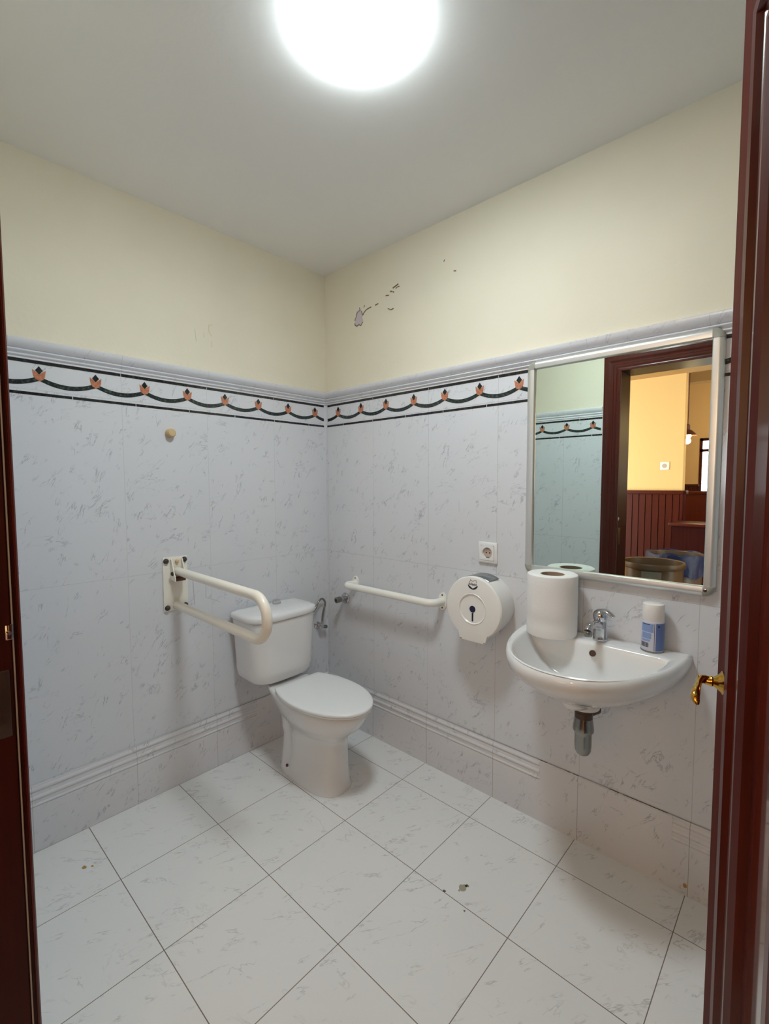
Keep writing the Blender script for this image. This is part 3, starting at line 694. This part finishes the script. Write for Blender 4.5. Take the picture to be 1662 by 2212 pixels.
# drain trap
tr = thing('bottle_trap', 'dull chrome bottle trap with elbow hanging below the washbasin', 'drain trap', (4.27, -.56, 1.27))
bm = NB(); c = (4.27, -.56, 1.27)
lathe(bm, [(.0, .0), (.03, .002), (.055, .02), (.070, .05), (.074, .10), (.074, .20), (.076, .22), (.090, .235), (.092, .25), (.088, .29), (.078, .36)], c, (0, 0, 1), 36); obj('trap_cup', bm, m_chrome_d, tr)
bm = NB(); lathe(bm, [(.076, .34), (.078, .36), (.078, .41), (.070, .42), (.070, .45)], c, (0, 0, 1), 36)
tube(bm, fillet([(4.27, -.56, 1.665), (4.33, -.40, 1.672)], .05), .050, 18); 
obj('trap_nut', bm, m_brownmet, tr)
bm = NB(); tube(bm, [(4.27, -.56, 1.67), (4.27, -.56, 1.738)], .058, 24); obj('tail_pipe', bm, m_brownmet, tr)
bm = NB(); tube(bm, [(4.33, -.40, 1.672), (4.345, -.01, 1.672)], .034, 16); obj('waste_pipe', bm, m_whitep, tr)
bm = NB(); lathe(bm, [(.075, 0), (.075, .01), (.04, .03)], (4.345, 0, 1.672), (0, -1, 0), 28); obj('wall_rosette', bm, m_chrome, tr)

# big paper roll on the basin
pr = thing('paper_roll', 'tall thick white paper towel roll standing on washbasin rim', 'paper roll', (3.83, -.27, 2.25))
bm = NB(); R = .244
lathe(bm, [(.095, .008), (.20, .0), (.238, .004), (R, .02), (R+.001, .10), (R, .20), (R+.003, .21), (R+.001, .30), (R+.002, .42), (R, .50), (R+.001, .59), (R-.004, .607), (.225, .615), (.14, .612), (.118, .606), (.116, .40)], (3.83, -.27, 2.252), (0, 0, 1), 64, cap1=False)
obj('paper_windings', bm, m_paper, pr)
bm = NB(); lathe(bm, [(.1165, .02), (.1165, .606), (.108, .606), (.108, .02)], (3.83, -.27, 2.252), (0, 0, 1), 40, cap0=False, cap1=False); obj('cardboard_core', bm, m_core, pr)

# spray can
sc_ = thing('spray_can', 'short spray can with white cap and blue label on washbasin rim', 'spray can', (4.715, -.135, 2.252))
c = (4.715, -.135, 2.252); R = .093
bm = NB(); lathe(bm, [(.0, .008), (.075, .004), (.088, 0), (R, .012), (R, .27), (R-.004, .282), (.08, .29), (0, .29)], c, (0, 0, 1), 48); obj('can_body', bm, m_canm, sc_)
bm = NB(); lathe(bm, [(.086, .278), (.089, .282), (.088, .42), (.085, .432), (.078, .436), (0, .436)], c, (0, 0, 1), 48); obj('can_cap', bm, m_cap, sc_)
bm = NB(); lathe(bm, [(R+.001, -.001), (R+.003, .004), (R+.001, .014), (R-.01, .0)], c, (0, 0, 1), 48, cap0=False, cap1=False); obj('bottom_rim', bm, m_chrome_d, sc_)
def wrap(bm, a0, a1, z0, z1, r, mi=0):
    n = max(2, int((a1-a0)/4))
    rings = []
    for i in range(n+1):
        t = radians(a0+(a1-a0)*i/n); rings.append([(c[0]+q*cos(t), c[1]+q*sin(t), c[2]+z) for q, z in ((r-.002, z0), (r, z0), (r, z1), (r-.002, z1))])
    loft(bm, rings, mi=mi)
bm = NB(); wrap(bm, -62, 20, .02, .265, R+.0012); wrap(bm, -62, 60, .255, .268, R+.0014, 0); wrap(bm, -52, -44, .235, .25, R+.0022, 2)
wrap(bm, -140, -74, .185, .262, R+.0012, 1); wrap(bm, -136, -84, .125, .178, R+.0012, 1); wrap(bm, -136, -90, .10, .118, R+.0012, 1); wrap(bm, -132, -92, .252, .258, R+.002, 2)
wrap(bm, -70, -68, .02, .265, R+.0012, 2)
obj('printed_label', bm, [m_lab1, m_lab2, m_navy], sc_, flat=True)
bm = NB()
for k in range(7): wrap(bm, -142+k*7, -142+k*7+(4 if k % 2 else 3), .045, .088, R+.0015)
obj('barcode', bm, m_dark, sc_, flat=True)

# ------------------------------------------------------------------ mirror
mi_ = thing('wall_mirror', 'rectangular wall mirror in aluminium frame above the washbasin', 'mirror', (4.29, 0, 2.79))
X0, X1, Z0, Z1 = 3.418, 5.157, 2.792, 5.072; fw = .088
bm = NB(); box(bm, X0+.06, X1-.06, -.030, -.004, Z0+.06, Z1-.06); obj('mirror_glass', bm, m_mirror, mi_, flat=True)
def fprof(n=10):
    o = [(0, 0), (0, .03)]
    o += [(.045*(1-cos(pi/2*i/n)), .03+.035*sin(pi/2*i/n)) for i in range(1, n+1)]
    o += [(.080, .060), (.088, .045), (.088, .030), (.07, .02)]
    return o
for (p, q, ax) in (((X0, Z0), (X0, Z1), 0), ((X1, Z0), (X1, Z1), 1), ((X0, Z0), (X1, Z0), 2), ((X0, Z1), (X1, Z1), 3)):
    bm = NB(); pf = fprof(); g = .085
    if ax == 0: f = lambda a, d, h: (X0+d, -h, a)
    if ax == 1: f = lambda a, d, h: (X1-d, -h, a)
    if ax == 2: f = lambda a, d, h: (a, -h, Z0+d)
    if ax == 3: f = lambda a, d, h: (a, -h, Z1-d)
    a0, a1 = (Z0+g, Z1-g) if ax < 2 else (X0+g, X1-g)
    loft(bm, [[f(a0, d, h) for d, h in pf], [f(a1, d, h) for d, h in pf]])
    obj('frame_profile', bm, m_alu, mi_, angle=50)
for (px, pz, sx_, sz_) in ((X0, Z0, 1, 1), (X1, Z0, -1, 1), (X0, Z1, 1, -1), (X1, Z1, -1, -1)):
    bm = NB(); cx2, cz2 = px+sx_*.09, pz+sz_*.09; rings = []
    for i in range(9):
        t = pi/2*i/8
        rings.append([(cx2-sx_*(.092-d)*cos(t), -h*1.06, cz2-sz_*(.092-d)*sin(t)) for d, h in fprof()])
    loft(bm, rings); obj('corner_cap', bm, m_alucap, mi_, angle=50)
bm = NB(); lathe(bm, [(.016, 0), (.014, .008), (0, .01)], (X1-.07, -.066, Z0+.055), (0, -1, 0), 14); obj('corner_screw', bm, m_chrome, mi_)

# ------------------------------------------------------------------ hall outside the door (seen in the mirror)
bm = NB(); box(bm, -6, 13, -20.4, -5.0, -.3, 0); struct('floor_hall', bm, m_hallfloor, flat=True)
bm = NB(); box(bm, -6, 13, -9.8, -4.95, 6.66, 6.96); struct('ceiling_corridor', bm, m_hallceil, flat=True)
bm = NB(); box(bm, -6, 13, -20.4, -9.8, 8.5, 8.8)
for y in (-11.6, -14.6, -17.6): box(bm, -6, 13, y-.25, y+.25, 7.75, 8.5)
struct('ceiling_hall', bm, m_hallceil, flat=True)
bm = NB(); box(bm, 3.12, 13, -9.85, -9.8, 6.66, 8.5); struct('trim_7', bm, m_hallceil, flat=True)
bm = NB(); box(bm, -6, 3.12, -10.1, -9.8, 0, 8.5); struct('wall_corridor', bm, m_hallwall, flat=True)
bm = NB(); box(bm, -6.3, -6, -20.4, -4.95, 0, 8.6); struct('wall_hall_left', bm, m_hallwall, flat=True)
bm = NB(); box(bm, 13, 13.3, -20.4, -4.95, 0, 8.6); struct('wall_hall_right', bm, m_hallwall, flat=True)
bm = NB()
WX0, WX1, WZ0, WZ1 = 1.90, 4.40, 3.30, 5.72
for (a, b, c_, d) in ((-6, WX0, 0, 8.5), (WX1, 13, 0, 8.5), (WX0, WX1, 0, WZ0), (WX0, WX1, WZ1, 8.5)): box(bm, a, b, -20.3, -20, c_, d)
struct('wall_hall_back', bm, m_hallwall, flat=True)
bm = NB()
for (a, b, c_, d) in ((WX0, WX0+.10, WZ0, WZ1), (WX1-.10, WX1, WZ0, WZ1), (WX0, WX1, WZ1-.12, WZ1), (WX0, WX1, WZ0, WZ0+.10), (WX0, WX1, 5.12, 5.24), (3.10, 3.2, WZ0, WZ1)): box(bm, a, b, -20.12, -19.96, c_, d)
for z in (3.7, 4.1, 4.5, 4.85): box(bm, WX0, WX1, -20.24, -20.22, z, z+.025)
for x in (2.3, 2.7, 3.5, 3.9): box(bm, x, x+.025, -20.24, -20.22, WZ0, 5.12)
struct('window_1', bm, m_wood, flat=True)
# wainscot panelling of the corridor wall
def boards(name, x0, x1, y, zt, label=None):
    bm = NB(); x = x0; w = .165
    box(bm, x0, x1, y, y+.02, 0, zt-.1, mi=1)
    while x < x1-.01:
        xe = min(x+w, x1); box(bm, x+.010, xe-.010, y, y+.05, .0, zt-.1); x = xe
    box(bm, x0, x1+.03, y-.0, y+.11, zt-.1, zt, .015); box(bm, x1-.03, x1+.03, y, y+.07, 0, zt-.1); box(bm, x1, x1+.04, y-.3, y, 0, zt-.1); box(bm, x1-.02, x1+.09, y-.3, y, zt-.1, zt)
    return struct(name, bm, [m_wood, m_groove], flat=True)
boards('trim_8', -2.2, 3.12, -9.8, 3.56)
boards('trim_9', -5.9, 1.9, -20.0, 3.7)
# low wooden partition and counter
pt = thing('wooden_partition', 'dark wooden partition with cap rail reflected at right of mirror', 'partition', (4.2, -12.5, 0))
bm = NB(); box(bm, 2.5, 6.5, -12.6, -12.5, 0, 3.40); obj('boarding', bm, m_wood, pt, flat=True)
bm = NB(); box(bm, 2.45, 6.55, -12.66, -12.44, 3.40, 3.50, .02); obj('cap_rail', bm, m_wood, pt)
ct = thing('wooden_counter', 'low dark wooden counter behind the bins in the reflection', 'counter', (4.4, -8.7, 0))
bm = NB(); box(bm, 3.15, 6.4, -9.35, -8.55, 0, 2.70); obj('counter_body', bm, m_woodd, ct, flat=True)
bm = NB(); box(bm, 3.08, 6.45, -9.4, -8.48, 2.70, 2.78, .02); obj('counter_top', bm, m_wood, ct)
# outlet on the corridor wall
hs = thing('wall_socket', 'small cream socket plate on yellow corridor wall seen in mirror', 'socket', (2.69, -9.8, 4.22))
bm = NB(); box(bm, 2.58, 2.80, -9.8, -9.77, 4.12, 4.34, .01); obj('cover_frame', bm, m_bracket, hs)
bm = NB(); lathe(bm, [(.06, .028), (.06, .034), (.05, .035), (0, .032)], (2.69, -9.8, 4.23), (0, 1, 0), 20); obj('socket_insert', bm, m_beige, hs)
# pendant lamps; those the mirror does not show are added to light the hall
def pendant(x, y, z, lit, label, top=8.5, R=.24, k=1.0):
    t = thing('pendant_lamp', label, 'lamp', (x, y, z), 'pendant lamps of the hall')
    bm = NB(); tube(bm, [(x, y, z+.2), (x, y, top)], .012, 8); obj('cord', bm, m_shade, t)
    bm = NB(); lathe(bm, [(R, 0), (R*.75, .07), (.10, .15), (.06, .17), (.055, .30), (.02, .33), (.02, .34), (.04, .30), (.045, .17), (R*.72, .06), (R-.01, 0)], (x, y, z), (0, 0, 1), 32, cap0=False, cap1=False); obj('lamp_shade', bm, m_shade, t)
    bm = NB(); lathe(bm, [(.001, -.10), (.06, -.085), (.09, -.03), (.09, .02), (.05, .08), (.03, .16), (.001, .16)], (x, y, z), (0, 0, 1), 20); obj('bulb', bm, m_bulb if lit else m_plast, t)
    if lit:
        l = bpy.data.lights.new('pendant_light', 'POINT'); l.energy = PEND*k; l.color = (1, .70, .38); l.shadow_soft_size = .03
        o = bpy.data.objects.new('pendant_light', l); col.objects.link(o); o.location = (0, 0, -.16*S); o.parent = t
pendant(2.90, -11.5, 5.16, True, 'lit pendant lamp with brown shade seen in mirror', 7.75, k=.9)
pendant(3.30, -14.6, 6.2, False, 'unlit pendant lamp shade at right edge of mirror', 7.75)
pendant(6.0, -7.4, 5.3, True, 'added unseen pendant lamp lighting the corridor outside the door', 6.66, k=.8)  # out of view, added for warm light in the corridor
pendant(.2, -7.4, 5.3, True, 'added unseen pendant lamp lighting the far left end of corridor', 6.66, k=.3)  # out of view, weak extra light for the corridor end
pendant(8.5, -14, 5.3, True, 'added unseen pendant lamp lighting the right half of the hall', 8.5, k=2)  # out of view, added as fill light for the hall
pendant(4.6, -17.2, 6.4, True, 'added unseen pendant lamp brightening the hall near the window', 7.75, k=2.2)  # out of view, added to brighten the deep hall wall
# bins
def bin_(x, y, zt, r, label, bag):
    t = thing('waste_bin', label, 'bin', (x, y, 0), None)
    bm = NB(); lathe(bm, [(.001, 0), (r*.80, 0), (r*.82, .03), (r*.95, zt-.12), (r*.97, zt-.12), (r*1.0, zt-.10), (r*1.01, zt-.02), (r*.99, zt), (r*.93, zt-.01), (r*.92, zt-.1), (r*.78, .05), (.001, .05)], (x, y, 0), (0, 0, 1), 48); obj('bin_body', bm, m_bin, t)
    if bag:
        bm = NB(); k = 72; rings = []
        rnd = random.Random(3)
        for (rr, z, j) in ((.80, zt-.5, 0), (.92, zt-.08, .01), (.99, zt+.02, .02), (1.03, zt+.01, .03), (1.04, zt-.10, .03), (1.03, zt-.30, .05), (1.04, zt-.44, .06)):
            ph = rnd.random()*6
            rings.append([(x+r*(rr+j*sin(9*t_+ph)*.5+j*.4*sin(23*t_))*cos(t_), y+r*(rr+j*sin(9*t_+ph)*.5)*sin(t_), z+.6*j*sin(7*t_+ph)) for t_ in [2*pi*i/k for i in range(k)]])
        loft(bm, rings, cap0=False, cap1=False); obj('bin_bag', bm, m_bag, t, angle=60)
    else:
        bm = NB(); n = 8; a0 = radians(62); a1 = radians(98); rings = []
        for i in range(n+1):
            t_ = a0+(a1-a0)*i/n; rings.append([(x+q*cos(t_), y+q*sin(t_), z) for q, z in ((r*.955, zt-.30), (r*.975, zt-.30), (r*.985, zt-.14), (r*.955, zt-.14))])
        loft(bm, rings); o = obj('bin_label', bm, m_label, t, flat=True)
bin_(3.37, -5.85, 2.18, .565, 'open taupe waste bin with grey label reflected in mirror', False)
bin_(3.53, -7.02, 2.22, .55, 'taupe waste bin lined with blue bag behind the open one', True)
